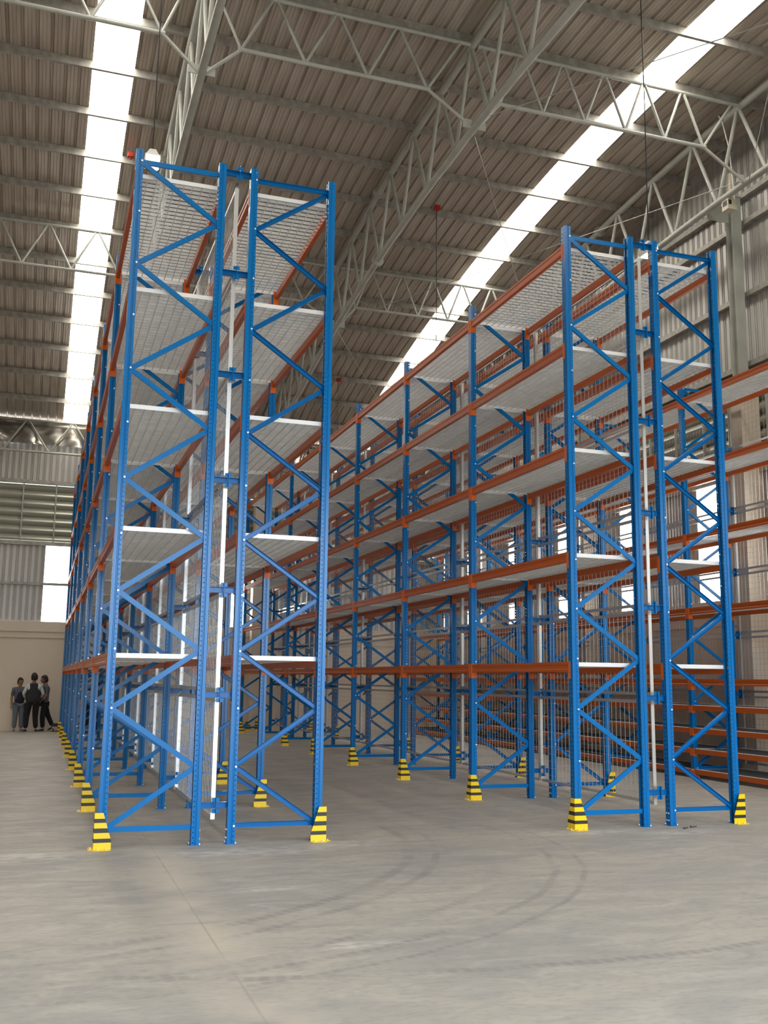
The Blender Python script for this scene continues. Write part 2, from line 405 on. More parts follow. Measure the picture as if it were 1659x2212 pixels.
for p_ in PIL:
    m1 = MB(); m1.box(12.42, XR, p_, p_+.4, 0, 7.45)
    m1.add([(12.42, p_, 7.45), (12.42, p_+.4, 7.45), (XR, p_+.4, 7.72), (XR, p_, 7.72), (XR, p_, 7.45), (XR, p_+.4, 7.45)], [(0, 1, 2, 3), (0, 3, 4), (1, 5, 2)])
    obj('pilaster', m1.mesh('pilaster', pilas), wr)
    ztop = zr(p_)-1.40
    m1 = MB(); xc, yc = 12.56, p_+.14
    m1.box(xc-.11, xc+.11, yc-.10, yc-.088, 7.44, ztop); m1.box(xc-.11, xc+.11, yc+.088, yc+.10, 7.44, ztop); m1.box(xc-.006, xc+.006, yc-.09, yc+.09, 7.44, ztop)
    m1.box(xc-.13, xc+.13, yc-.12, yc+.12, ztop-.02, ztop)
    obj('steel_column', m1.mesh('steel_column', truss), wr)
    m1 = MB(); m1.box(TX_R+.05, 12.45, yc-.006, yc+.006, zr(yc)-1.95, zr(yc)-1.62); obj('truss_seat', m1.mesh('truss_seat', truss), wr)
    for z in (9.2, 10.7):
        if z < ztop:
            m1 = MB(); m1.bar((xc+.1, yc, z+.05), (XR-.05, yc, z+.05), .08, .08); m1.bar((xc+.1, yc, z-.0), (XR-.05, yc, z+.02), .01, .06)
            obj('girt_bracket', m1.mesh('girt_bracket', truss), wr)
# left wall and front wall with the open doorway (behind the camera)
wl_ = obj('wall_left', None, kind='structure')
mb = MB(); mb.box(XL-.2, XL, YF, YB, 0, ZM); obj('masonry', mb.mesh('masonry', plaster), wl_)
siding(wl_, 'x', XL, -1, YF, YB, ZM, lambda y: zr(y)+.05)
wf = obj('wall_front', None, kind='structure')
mb = MB(); mb.box(XL, DOOR[0], YF-.2, YF, 0, ZM); mb.box(DOOR[1], XR, YF-.2, YF, 0, ZM); obj('masonry', mb.mesh('masonry', plaster), wf)
siding(wf, 'y', YF, -1, XL, DOOR[0], ZM, zr(YF)+.05); siding(wf, 'y', YF, -1, DOOR[1], XR, ZM, zr(YF)+.05)
siding(wf, 'y', YF, -1, DOOR[0], DOOR[1], DOOR[3], zr(YF)+.05)
# ------------------------------------------------------------ roof trusses
TX = [-2.95, 1.78, 6.38, TX_R]
TL = ['bowed tube roof truss over the left rack', 'bowed tube roof truss running over the middle aisle', 'bowed tube roof truss beside the right wall on steel columns']
ynod = [16.0+1.42*i for i in range(-14, 13) if 16+1.42*i < YB]
def zu(y): return zr(y)-.15-.075
def zl(y): return zr(y)-1.80
def main_truss(x, label):
    r = obj('roof_truss', None, None, (x, 0, 0), label=label, cat='roof truss', group='roof trusses')
    pts = [(0, y, zu(y)) for y in [YF+.2+i*.9 for i in range(int((YB-YF)/.9))]+[YB-.1]]
    m1 = MB(); m1.tube(pts, .07, 10); obj('upper_chord', m1.mesh('upper_chord', truss), r)
    pts = [(0, y, zl(y)) for y in [YF+.2+i*.9 for i in range(int((YB-YF)/.9))]+[YB-.1]]
    m1 = MB(); m1.tube(pts, .065, 10); obj('lower_chord', m1.mesh('lower_chord', truss), r)
    for y in ynod:
        for d in (-.66, .66):
            if YF+.3 < y+d < YB-.15:
                m1 = MB(); m1.tube([(0, y+(.04 if d > 0 else -.04), zu(y)-.05), (0, y+d, zl(y+d)+.05)], .037, 8, cap=False)
                obj('web_tube', m1.mesh('web_tube', truss), r)
    for y in (8.2, 19.65):
        for zf in (zu, zl):
            m1 = MB(); m1.tube([(0, y-.03, zf(y-.03)), (0, y+.03, zf(y+.03))], .13, 14, smooth=False); m1.tube([(0, y-.05, zf(y)), (0, y-.03, zf(y))], .09, 10)
            obj('splice_flange', m1.mesh('splice_flange', truss), r)
    return r
main_truss(TX[0], 'bowed tube roof truss left of the left rack')
for x, lb in zip(TX[1:], TL): main_truss(x, lb)
def cross_truss(y, xa, xb, n, l0, l1, label, brace=True):
    zt = zr(y)-.27; zb = zt-1.0
    r = obj('lattice_girder', None, None, (0, y, 0), label=label, cat='lattice girder', group='cross girders between the roof trusses')
    m1 = MB(); m1.tube([(xa+.07, 0, zt), (xb-.07, 0, zt)], .036, 8); obj('upper_chord', m1.mesh('upper_chord', truss), r)
    m1 = MB(); m1.tube([(l0-.05, 0, zb), (l1+.05, 0, zb)], .036, 8); obj('lower_chord', m1.mesh('lower_chord', truss), r)
    st = (l1-l0)/n
    def web(a, b, rr=.026):
        m2 = MB(); m2.tube([a, b], rr, 8, cap=False); obj('web_tube', m2.mesh('web_tube', truss), r)
    for k in range(n):
        a = l0+st*k; c = a+st/2
        web((a, 0, zb), (c-.03, 0, zt)); web((c+.03, 0, zt), (a+st, 0, zb))
    web((l0, 0, zb), (xa+.15, 0, zt)); web((l1, 0, zb), (xb-.25, 0, zt))
    if brace:
        for a, c in ((l0, xa+.05), (l1, xb-.05)):
            web((a, 0, zb), (c, 0, zl(y)+.0), .03)
            m2 = MB(); d = .16 if c < a else -.16; m2.box(min(c, c+d), max(c, c+d), -.008, .008, zl(y)-.03, zl(y)+.13); obj('gusset_plate', m2.mesh('gusset_plate', truss), r)
    return r
cross_truss(14.45, TX[0], TX[1], 3, -2.05, 1.15, 'lattice girder at the top left, crossing the left skylight')
cross_truss(14.45, TX[1], TX[2], 3, 2.38, 5.52, 'lattice girder high between the left and middle trusses, nearest')
cross_truss(14.45, TX[2], TX[3], 5, 6.85, 10.98, 'lattice girder crossing the right skylight high up, nearest')
cross_truss(22.85, TX[0], TX[1], 3, -2.05, 1.15, 'farther lattice girder crossing the left skylight above the rack')
cross_truss(22.85, TX[1], TX[2], 3, 2.38, 5.52, 'farther lattice girder left of the middle roof truss')
cross_truss(22.85, TX[2], TX[3], 5, 6.85, 10.98, 'farther lattice girder crossing the right skylight behind the rack')
cross_truss(32.55, TX[0]-4.7, TX[1], 6, -7.0, 1.2, 'lattice girder against the foil at the back wall, left part', False)
cross_truss(32.55, TX[1], TX[2], 4, 2.3, 5.9, 'lattice girder against the back wall behind the left rack', False)
cross_truss(32.55, TX[2], TX[3], 5, 6.9, 11.4, 'lattice girder against the back wall behind the right rack', False)
# thin stay rods
def rod(pts, label, r_=.008, name='stay_rod'):
    m1 = MB(); m1.tube(pts, r_, 6); obj(name, m1.mesh(name, wire if name == 'stay_rod' else dark), None, label=label, cat='rod' if name == 'stay_rod' else 'cord', group='thin stay rods under the roof')
def nd(i, y, dx=0, dz=-.03): return (TX[i]+dx, y, zl(y)+dz)
rod([nd(2, 14.6, .07, -.07), nd(3, 22.7, -.07, -.07)], 'thin stay rod from the middle truss down to the right skylight')
rod([nd(3, 14.6, -.07, .07), nd(2, 22.7, .07, .07)], 'long thin rod along the lower chord left of the steel column')
rod([nd(2, 14.3, .07, .10), nd(3, 6.1, -.07, .10)], 'thin rod rising to the right from the middle truss gusset')
rod([nd(3, 14.3, -.07, -.07), nd(2, 6.1, .07, -.07)], 'steep thin rod above the steel column top')
rod([nd(2, 23.0, .07, -.07), nd(3, 31.0, -.07, -.07)], 'far thin slack rod beyond the middle of the aisle')
# ------------------------------------------------------------ pallet racks
D, G, P, H = .902, .361, 2.932, 7.32
def post_mesh(h):
    m1 = MB()
    pr = [(.037, -.018), (.037, -.045), (.012, -.045), (.006, -.038), (-.004, -.038), (-.010, -.045), (-.040, -.045),
          (-.040, .045), (-.010, .045), (-.004, .038), (.006, .038), (.012, .045), (.037, .045), (.037, .018)]
    m1.prism(thin(pr, .0025), 'z', .004, h)
    nb = int((h-.176)/.584)
    for k in range(nb+1):
        z = .176+.584*k
        m1.tube([(.024, -.045, z), (.024, -.056, z)], .011, 6, mi=1, smooth=False)
    for dx in (-.052,):
        for dy in (-.02, .02):
            for z in (.06, .14): m1.tube([(-.040, dy, z), (-.052, dy, z)], .009, 6, mi=1, smooth=False)
    return m1.mesh('post', [slotm, boltm])
PM = post_mesh(H); PMC = post_mesh(7.26)
m1 = MB(); m1.box(-.055, .06, -.065, .065, 0, .006); m1.tube([(-.045, .052, .005), (-.045, .052, .022)], .009, 6, mi=1); m1.tube([(.045, -.055, .005), (.045, -.055, .022)], .009, 6, mi=1)
FPM = m1.mesh('foot_plate', [blue, boltm])
def brace_mesh(dx, dz):
    m1 = MB(); L_ = math.hypot(dx, dz)
    pr = thin([(.021, .014), (.024, -.016), (-.024, -.016), (-.021, .014)], .002)
    m1.prism(pr, 'x', 0, L_)
    me = m1.mesh('brace', blue); me.transform(Matrix.Rotation(-PI/2, 4, 'X'))
    me.transform(Matrix.Rotation(-math.atan2(dz, dx), 4, 'Y')); return me
BX0, BX1 = .022, D-.022
BH = brace_mesh(BX1-BX0, 0); BU = brace_mesh(BX1-BX0, .584); BD = brace_mesh(BX1-BX0, -.584)
def upright(parent, x, y, rz, h=H, pm_=PM):
    fr = obj('upright_frame', None, parent, (x, y, 0), rz)
    obj('post', pm_, fr, (0, 0, 0)); obj('post', pm_, fr, (D, 0, 0), PI)
    for xx, r_ in ((0, 0), (D, PI)): obj('foot_plate', FPM, fr, (xx, 0, 0), r_)
    obj('brace', BH, fr, (BX0, 0, .176))
    for k in range(12):
        up = k % 2 == 0
        if up: obj('brace', BU, fr, (BX0, .004 if up else -.004, .176+.584*k))
        else: obj('brace', BD, fr, (BX0, -.004, .176+.584*(k+1)))
    obj('brace', BH, fr, (BX0, .012, .176+.584*12+.01))
    return fr
BL = P-.104
m1 = MB()
bp = [(-.040, -.115), (-.040, -.088), (-.034, -.081), (-.034, -.040), (-.040, -.033), (-.040, 0), (-.010, 0), (-.010, -.036), (.012, -.036), (.012, -.115)]
m1.prism(bp, 'y', -BL/2, BL/2); BEAM = m1.mesh('beam', orange)
m1 = MB()
bp2 = [(-.040, -.085), (-.040, 0), (-.010, 0), (-.010, -.03), (.012, -.03), (.012, -.085)]
m1.prism(bp2, 'y', -BL/2, BL/2); BEAML = m1.mesh('beam', orange)
def conn_mesh(s, h_=.195):
    m2 = MB(); m2.box(-.045, .034, min(0, -.004*s), max(0, -.004*s), -h_, .008)
    m2.box(-.046, -.042, min(0, .046*s), max(0, .046*s), -h_, .008)
    return m2.mesh('beam_connector', orange2)
CN = {(-1, 0): conn_mesh(-1), (1, 0): conn_mesh(1), (-1, 1): conn_mesh(-1, .13), (1, 1): conn_mesh(1, .13)}
def beam(parent, x, y, z, rz, low=False):
    b_ = obj('beam', BEAML if low else BEAM, parent, (x, y, z), rz)
    for s in (-1, 1): obj('beam_connector', CN[(s, 1 if low else 0)], b_, (0, s*(BL/2+.0005), 0))
# steel grating deck: bearing bars across the bay, cross rods along it, banded ends
DX0, DX1 = -.008, D+.008
m1 = MB()
ya, yb_ = P/2-.049, P/2-.055
v = [(x, y, z) for z in (-.044, .003) for x, y in ((DX0, -ya), (DX1, -ya), (DX1, ya), (DX0, ya), (DX0+.005, -yb_), (DX1-.005, -yb_), (DX1-.005, yb_), (DX0+.005, yb_))]
f = []
for k in range(4):
    k2 = (k+1) % 4; f += [(k, k2, 8+k2, 8+k), (4+k, 12+k, 12+k2, 4+k2), (k, 4+k, 4+k2, k2), (8+k, 8+k2, 12+k2, 12+k)]
m1.add(v, f)
DECK = m1.mesh('deck', zincb)  # edge band paler than the bars, doorway light painted into its zinc
m1 = MB(); nb = 28
for i in range(1, nb): y = -(P/2-.052) + (P-.104)*i/nb; m1.box(DX0, DX1, y-.0025, y+.0025, -.035, -.001)
for i in range(8): x = .10+i*.1; m1.box(x-.004, x+.004, -(P/2-.055), P/2-.055, -.042, -.034, 1)  # rods in lightened zinc: the light they catch is put into the colour
GRAT = m1.mesh('grating', [zinc, zincb])
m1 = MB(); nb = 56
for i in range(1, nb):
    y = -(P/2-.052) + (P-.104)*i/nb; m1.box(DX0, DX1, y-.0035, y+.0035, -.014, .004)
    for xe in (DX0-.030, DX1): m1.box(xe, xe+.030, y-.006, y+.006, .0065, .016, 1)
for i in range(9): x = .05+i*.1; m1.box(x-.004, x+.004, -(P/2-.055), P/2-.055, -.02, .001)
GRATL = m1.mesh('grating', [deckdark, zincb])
def deck(parent, x, y, z, low=False):
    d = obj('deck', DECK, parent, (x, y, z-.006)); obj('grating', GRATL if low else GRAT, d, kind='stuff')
def rack_row(root, x, levels, nbay, rz, low=(), y0=0, h=H, pm_=PM):
    # x: outer post line; rz = 0 (outer on the left) or pi (outer on the right)
    sx_ = 1 if rz == 0 else -1
    for k in range(nbay+1): upright(root, x, y0+k*P, rz, h, pm_)
    for k in range(nbay):
        yc = y0+(k+.5)*P
        for z in levels:
            lo = z in low
            beam(root, x, yc, z, 0 if sx_ > 0 else PI, lo); beam(root, x+sx_*D, yc, z, PI if sx_ > 0 else 0, lo)
            deck(root, x if sx_ > 0 else x-D, yc, z, lo)
SPZ = [.38, 1.48, 2.56, 3.73, 4.90, 6.06, 7.24]
m1 = MB(); m1.prism(thin([(-.03, .022), (-.03, -.022), (.03, -.022), (.03, .022)], .003), 'x', -(G/2-.041), G/2-.041)
me = m1.mesh('row_spacer', blue); me.transform(Matrix.Rotation(PI/2, 4, 'X')); SPM = me
m1 = MB(); m1.box(.012, .018, -.055, -.02, -.075, .075); m1.box(-.02, .05, -.024, -.020, -.075, -.035); m1.box(-.02, .05, -.024, -.020, .035, .075); CLM = m1.mesh('panel_clip', blue)
LV = [1.89, 3.188, 4.487, 5.785, 7.083]
def double_rack(name, x, y, label, clips=True):
    r = obj(name, None, None, (x, y, 0), label=label, cat='pallet rack')
    rack_row(r, 0, LV, 7, 0); rack_row(r, 2*D+G, LV, 7, PI)
    for k in range(8):
        for z in SPZ:
            s = obj('row_spacer', SPM, r, (D+G/2, k*P-.0, z)); obj('panel_clip', CLM, s, (0, -.01, 0))
    return r
AX, AY, BX, BY, CX, CY = .674, 10.528, 5.932, 10.596, 11.22, 15.75
double_rack('pallet_rack', AX, AY, 'tall blue and orange double pallet rack standing at the left, nearest rack')
double_rack('pallet_rack', BX, BY, 'blue and orange double pallet rack standing right of the centre aisle')
CLOW = [.15, .51, .87, 1.27]
rc = obj('shelf_rack', None, None, (CX, CY-P, 0), label='single blue and orange rack along the right wall with four low shelves', cat='pallet rack')
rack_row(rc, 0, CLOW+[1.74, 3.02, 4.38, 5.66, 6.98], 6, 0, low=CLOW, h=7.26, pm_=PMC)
m1 = MB(); m1.box(0, .115, -.02, .02, -.02, .02); m1.box(.105, .115, -.05, .05, -.075, .075); BRK = m1.mesh('wall_bracket', blue)
for k in range(7):
    for z in SPZ[:-1]: obj('wall_bracket', BRK, rc, (D+.041, k*P, z))
# welded mesh partitions hung on the spacers
ZT = [.235, 1.48, 2.56, 3.73, 4.90, 6.06, 7.12]
PANEL = []
for i in range(6):
    z0 = ZT[i]+(.03 if i else 0); z1 = ZT[i+1]-.03; L_ = P/2-.03; m1 = MB()
    for s in (-1, 1):
        m1.box(-.022, .022, s*L_-.008, s*L_+.008, z0, z1)
        m1.add([(-.022, s*L_-.008, z1), (.022, s*L_-.008, z1), (.022, s*L_+.008, z1), (-.022, s*L_+.008, z1), (0, s*L_, z1+.035)], [(0, 1, 4), (1, 2, 4), (2, 3, 4), (3, 0, 4)])
    for z in (z0+.018, z1-.018): m1.box(-.016, .016, -L_, L_, z-.018, z+.018)
    fm = m1.mesh('mesh_panel', screenm); m1 = MB()
    n_ = 28
    for k in range(1, n_): y = -L_+2*L_*k/n_; m1.box(-.0022, .0022, y-.0022, y+.0022, z0+.02, z1-.02)
    nz_ = int((z1-z0)/.1)
    for k in range(1, nz_): z = z0+(z1-z0)*k/nz_; m1.box(.0022, .0045, -L_, L_, z-.0015, z+.0015)
    PANEL.append((fm, m1.mesh('wire_mesh', wire)))
def partition(x, y, nb_, label):
    r = obj('mesh_screen', None, None, (x, y, 0), label=label, cat='mesh screen')
    for k in range(nb_):
        for fm, wm in PANEL:
            p_ = obj('mesh_panel', fm, r, (0, (k+.5)*P, 0)); obj('wire_mesh', wm, p_, kind='stuff')
partition(AX+D+G/2-.0, AY+.02, 7, 'galvanised wire mesh screen inside the left double rack')
partition(BX+D+G/2, BY+.02, 7, 'galvanised wire mesh screen inside the right-hand double rack')
partition(CX+D+.185, CY-P, 6, 'galvanised wire mesh screen behind the rack on the right wall')
# ------------------------------------------------------------ striped post guards
def guard_meshes(sx_):
    H_ = .347; m1 = MB(); t = .004
    bands = [(0, .195, 0), (.195, .305, 1), (.305, .458, 0), (.458, .583, 1), (.583, .73, 0), (.73, .843, 1), (.843, 1, 0)]
    def wd(z): return .165 if z < .085 else .165-(z-.085)/(H_-.085)*.085
    for a, c, mi in bands:
        zs = [a*H_, c*H_]
        if a*H_ < .085 < c*H_: zs = [a*H_, .085, c*H_]
        for z0, z1 in zip(zs[:-1], zs[1:]):
            w0, w1 = wd(z0), wd(z1)
            m1.add([(0, 0, z0), (sx_*w0, 0, z0), (sx_*w1, 0, z1), (0, 0, z1), (0, t, z0), (sx_*w0, t, z0), (sx_*w1, t, z1), (0, t, z1)], [(0, 1, 2, 3), (4, 7, 6, 5), (1, 5, 6, 2), (3, 2, 6, 7)], mi)
            m1.add([(0, 0, z0), (0, w0, z0), (0, w1, z1), (0, 0, z1), (sx_*t, 0, z0), (sx_*t, w0, z0), (sx_*t, w1, z1), (sx_*t, 0, z1)], [(0, 1, 2, 3), (4, 7, 6, 5), (1, 5, 6, 2), (3, 2, 6, 7)], mi)
    g = m1.mesh('guard_shell', [yellow, blackp])
    m1 = MB(); a = sx_
    m1.box(min(0, a*.155), max(0, a*.155), -.045, 0, 0, .005); m1.box(min(0, -a*.05), max(0, -a*.05), 0, .155, 0, .005)
    for p_ in ((a*.04, -.022), (a*.12, -.022), (-a*.025, .04), (-a*.025, .12)): m1.tube([(*p_, .004), (*p_, .016)], .009, 6, mi=1)
    return g, m1.mesh('base_flange', [yellow, boltm])
GL = guard_meshes(1); GR = guard_meshes(-1)
ORD = ['frontmost', 'second', 'third', 'fourth', 'fifth', 'sixth', 'seventh', 'farthest']
for rx, ry, nm in ((AX, AY, 'left rack'), (BX, BY, 'right-hand double rack')):
    for side in (0, 1):
        for k in range(8):
            px_ = rx-.078 if side == 0 else rx+2*D+G+.078
            py_ = ry+k*P-.10
            lb = 'yellow and black striped post guard, %s on the %s side of the %s' % (ORD[k], 'left' if side == 0 else 'right', nm)
            g = obj('post_guard', None, None, (px_, py_, 0), label=lb, cat='post guard', group='striped guards at the rack feet')
            a, b = GL if side == 0 else GR
            obj('guard_shell', a, g); obj('base_flange', b, g)
for x, lb in ((6.32, 'loose striped post guard by the back wall, left of two'), (6.62, 'loose striped post guard by the back wall, right of two')):
    g = obj('post_guard', None, None, (x, 32.3, 0), label=lb, cat='post guard', group='loose guards by the back wall')
    obj('guard_shell', GL[0], g); obj('base_flange', GL[1], g)
# ------------------------------------------------------------ hanging lamps, junction boxes, wall box
def lamp(x, y, z, label):
    r = obj('pendant_lamp', None, None, (x, y, z), label=label, cat='lamp', group='lamps hanging on cords')
    m1 = MB(); m1.box(-.10, .10, -.10, .10, .0, .12); m1.prism([(-.10, .12), (.10, .12), (.04, .22), (-.04, .22)], 'y', -.04, .04); obj('lamp_housing', m1.mesh('lamp_housing', lampb), r)
    m1 = MB(); m1.box(-.085, .085, -.085, .085, -.012, 0); m1.box(-.085, .085, -.104, -.100, .02, .10); obj('diffuser', m1.mesh('diffuser', lampm), r)
    m1 = MB()
    for k in range(4): m1.box(-.045, .045, -.109, -.105, .03+.02*k, .034+.02*k)
    for s in (-.045, .045): m1.box(s-.002, s+.002, -.109, -.105, .02, .10)
    obj('lamp_grille', m1.mesh('lamp_grille', dark), r)
    m1 = MB(); m1.tube([(0, 0, .21), (.01, 0, (zr(y)-z)/2), (0, 0, zr(y)-z-.02)], .008, 6); obj('cord', m1.mesh('cord', dark), r)
lamp(.98, 12.8, 8.36, 'small bright lamp on a cord above the front of the left rack')
lamp(8.22, 12.2, 7.95, 'small bright lamp on a cord above the front of the right rack')
lamp(7.92, 20.09, 7.9, 'lamp on a long cord over the middle of the right rack')
lamp(8.16, 28.9, 7.9, 'farthest lamp on a long cord over the right rack')
for (x, y), lb in (((1.09, 20.0), 'small red junction box on a purlin above the left rack top'), ((7.86, 20.0), 'small red junction box on a purlin left of the right skylight'), ((8.10, 28.75), 'small red junction box far back above the aisle')):
    m1 = MB(); m1.box(-.06, .06, -.05, .05, -.05, .05); m1.tube([(0, 0, -.05), (0, 0, -.08)], .03, 8); m1.box(-.05, .05, -.056, -.05, -.04, .04)
    obj('junction_box', m1.mesh('junction_box', red), None, (x, y-.11, zr(y)-.17), label=lb, cat='junction box', group='red junction boxes under the roof')
wbx = obj('floodlight_box', None, None, (11.95, 15.02, 10.66), label='beige box with a dark window hung on the steel column top', cat='light fitting')
m1 = MB(); m1.box(-.10, .10, -.09, .09, -.06, .14); m1.box(.02, .07, -.03, .03, .14, .72); obj('housing', m1.mesh('housing', beige), wbx)
m1 = MB(); m1.box(-.085, -.02, -.096, -.090, .03, .12); m1.box(-.104, -.100, -.06, .06, .02, .12); obj('dark_window', m1.mesh('dark_window', dark), wbx)
m1 = MB(); m1.tube([(.09, -.05, .1), (.02, -.05, 1.2), (-.12, -.05, 1.75), (-.2, -.05, 1.85)], .012, 6); obj('conduit', m1.mesh('conduit', zincb), wbx)
for x, y, r_, lb in ((7.16, 10.29, .5, 'loose anchor bolt on the floor before the right rack, left one'), (7.31, 10.37, .1, 'loose anchor bolt on the floor before the right rack, right one')):
    m1 = MB(); m1.tube([(0, 0, .011), (.075, 0, .011)], .007, 8); m1.tube([(-.012, 0, .012), (0, 0, .012)], .012, 6, smooth=False)
    obj('anchor_bolt', m1.mesh('anchor_bolt', mat('rusty_bolt', (.10, .06, .04), .6)), None, (x, y, 0), r_, label=lb, cat='bolt', group='loose anchor bolts')
# low trolley and dark lifting machine by the back wall
tr_ = obj('low_trolley', None, None, (.74, 32.6, 0), label='low black-topped trolley against the back wall beside the three men', cat='trolley')
m1 = MB(); m1.box(-.30, .30, -.25, .25, .15, .23); m1.box(-.26, .26, -.26, -.25, .165, .215, 1); obj('platform', m1.mesh('platform', [dark, dark]), tr_)
m1 = MB(); m1.box(-.28, .28, -.22, .22, .09, .15); obj('base_frame', m1.mesh('base_frame', pilas), tr_)
for sx_ in (-.24, -.05, .24):
    for sy_ in (-.19, .19):
        m1 = MB(); m1.tube([(-.012, 0, 0), (.012, 0, 0)], .045, 12, smooth=False); m1.box(-.016, .016, -.01, .01, 0, .05); obj('castor', m1.mesh('castor', dark), tr_, (sx_, sy_, .045))
sm = obj('lifting_machine', None, None, (1.52, 32.2, 0), label='dark lifting machine by the back wall, half hidden behind the left rack', cat='lift')
m1 = MB(); m1.box(-.27, .27, -.3, .3, .10, .75); m1.box(-.22, .22, -.25, .25, .75, 1.05); obj('body', m1.mesh('body', dark), sm)
m1 = MB()
for s in (-.22, .22): m1.box(s-.03, s+.03, -.36, -.30, .05, 1.7)
for z in (.3, .8, 1.25, 1.68): m1.box(-.22, .22, -.35, -.31, z-.02, z+.02)
m1.bar((-.1, -.33, 1.3), (.9, -.33, 1.75), .06, .09); obj('mast', m1.mesh('mast', dark), sm)
for sx_ in (-.2, .2):
    for sy_ in (-.25, .25):
        m1 = MB(); m1.tube([(-.03, 0, 0), (.03, 0, 0)], .085, 14, smooth=False); obj('wheel', m1.mesh('wheel', dark), sm, (sx_, sy_, .085))
# ------------------------------------------------------------ people
dg = None
def skinned(name, chains, m, parent, lv=2):
    """chains: list of lists of (x,y,z,r); a chain starting with an int index attaches to that vertex"""
    v, e_, rad = [], [], []
    for ch in chains:
        prev = None
        for q in ch:
            if isinstance(q, int): prev = q; continue
            v.append(q[:3]); rad.append(q[3]); i = len(v)-1
            if prev is not None: e_.append((prev, i))
            prev = i
    me_ = bpy.data.meshes.new(name+'_skeleton'); me_.from_pydata(v, e_, [])
    o = bpy.data.objects.new(name+'_skeleton', me_); col.objects.link(o)
    md = o.modifiers.new('skin', 'SKIN'); md.use_smooth_shade = True
    for i, r_ in enumerate(rad):
        sv = me_.skin_vertices[0].data[i]
        sv.radius = r_ if isinstance(r_, tuple) else (r_, r_); sv.use_root = (i == 0)
    s_ = o.modifiers.new('sub', 'SUBSURF'); s_.levels = lv; s_.render_levels = lv
    bpy.context.view_layer.update()
    d = bpy.context.evaluated_depsgraph_get()
    res = bpy.data.meshes.new_from_object(o.evaluated_get(d)); res.name = name
    bpy.data.objects.remove(o); res.materials.clear(); res.materials.append(m)
    return obj(name, res, parent) if parent is not None else res
skin = mat('skin_tone', (0.27, 0.135, 0.08), .6)
hairm = mat('black_hair', (0.008, 0.007, 0.007), .7)
def head_mesh(turn):
    """skull with nose, brow, lips, chin and ears, facing -Y, then turned"""
    m1 = MB(); n, mm_ = 20, 14; v = []
    for j in range(mm_+1):
        t = PI*j/mm_
        for k in range(n):
            a = 2*PI*k/n; x = math.sin(t)*math.cos(a)*.076; y = math.sin(t)*math.sin(a)*.094; z = math.cos(t)*.115
            fr = max(0, -math.sin(a))**3*math.sin(t)
            if z < -.03: x *= .86; y = y*.95 - .006*fr
            if z < -.07: x *= .85
            if fr > .55 and abs(x) < .02 and -.045 < z < .01: y -= .018*(1-abs(x)/.02)*(1-abs(z+.028)/.04)
            if fr > .4 and .012 < z < .03: y -= .004
            if fr > .4 and abs(z-.008) < .012 and .015 < abs(x) < .045: y += .006
            if fr > .55 and abs(z+.062) < .012: y -= .004
            v.append((x, y, z))
    f = [(j*n+k, j*n+(k+1) % n, (j+1)*n+(k+1) % n, (j+1)*n+k) for j in range(mm_) for k in range(n)]
    m1.add(v, f, 0, True)
    for s in (-1, 1):
        m1.sphere((s*.078, .01, -.01), .028, 8, 6, 0, (.3, .7, 1))
        m1.sphere((s*.029, -.083, .008), .011, 8, 6, 1, (1, .5, .6))
    m1.sphere((0, -.088, -.060), .02, 8, 4, 2, (1, .35, .22))
    me_ = m1.mesh('head', [skin, hairm, mat('lips', (.22, .08, .06), .6)]); me_.transform(Matrix.Rotation(turn, 4, 'Z')); return me_
def hair_mesh(turn):
    m1 = MB(); n, mm_ = 20, 12; v = []
    for j in range(mm_+1):
        t = PI*.70*j/mm_
        for k in range(n):
            a = 2*PI*k/n; front = -math.sin(a)
            tt = min(t, PI*(.36 if front > .55 else (.50 if front > .1 else .70)))
            rr = 1.12+.05*math.sin(5*a+3*t)
            v.append((math.sin(tt)*math.cos(a)*.078*rr, .006+math.sin(tt)*math.sin(a)*.096*rr, math.cos(tt)*.118*rr))
    m1.add(v, [(j*n+k, j*n+(k+1) % n, (j+1)*n+(k+1) % n, (j+1)*n+k) for j in range(mm_) for k in range(n)], 0, True)
    me_ = m1.mesh('hair', hairm); me_.transform(Matrix.Rotation(turn, 4, 'Z')); return me_
def hand(wrist, d, side, fwd):
    """five fingers and a thumb-side spread, hanging along direction d"""
    wv = Vector(wrist); d = Vector(d).normalized(); f = Vector(fwd).normalized(); curl = Vector(side).normalized()
    out = [[(*wv, .026), (*(wv+d*.05), (.038, .017)), (*(wv+d*.085), (.036, .014))]]
    for i, (off, ln) in enumerate(((-.029, .058), (-.010, .070), (.009, .075), (.027, .066))):
        b = wv+d*.085+f*off
        out.append([(*b, .010), (*(b+d*ln*.45+curl*.006), .009), (*(b+d*ln*.8+curl*.018), .0085), (*(b+d*ln+curl*.032), .007)])
    b = wv+d*.02+f*.028
    out.append([(*b, .012), (*(b+d*.03+f*.02+curl*.004), .011), (*(b+d*.062+f*.026+curl*.012), .009)])
    return out
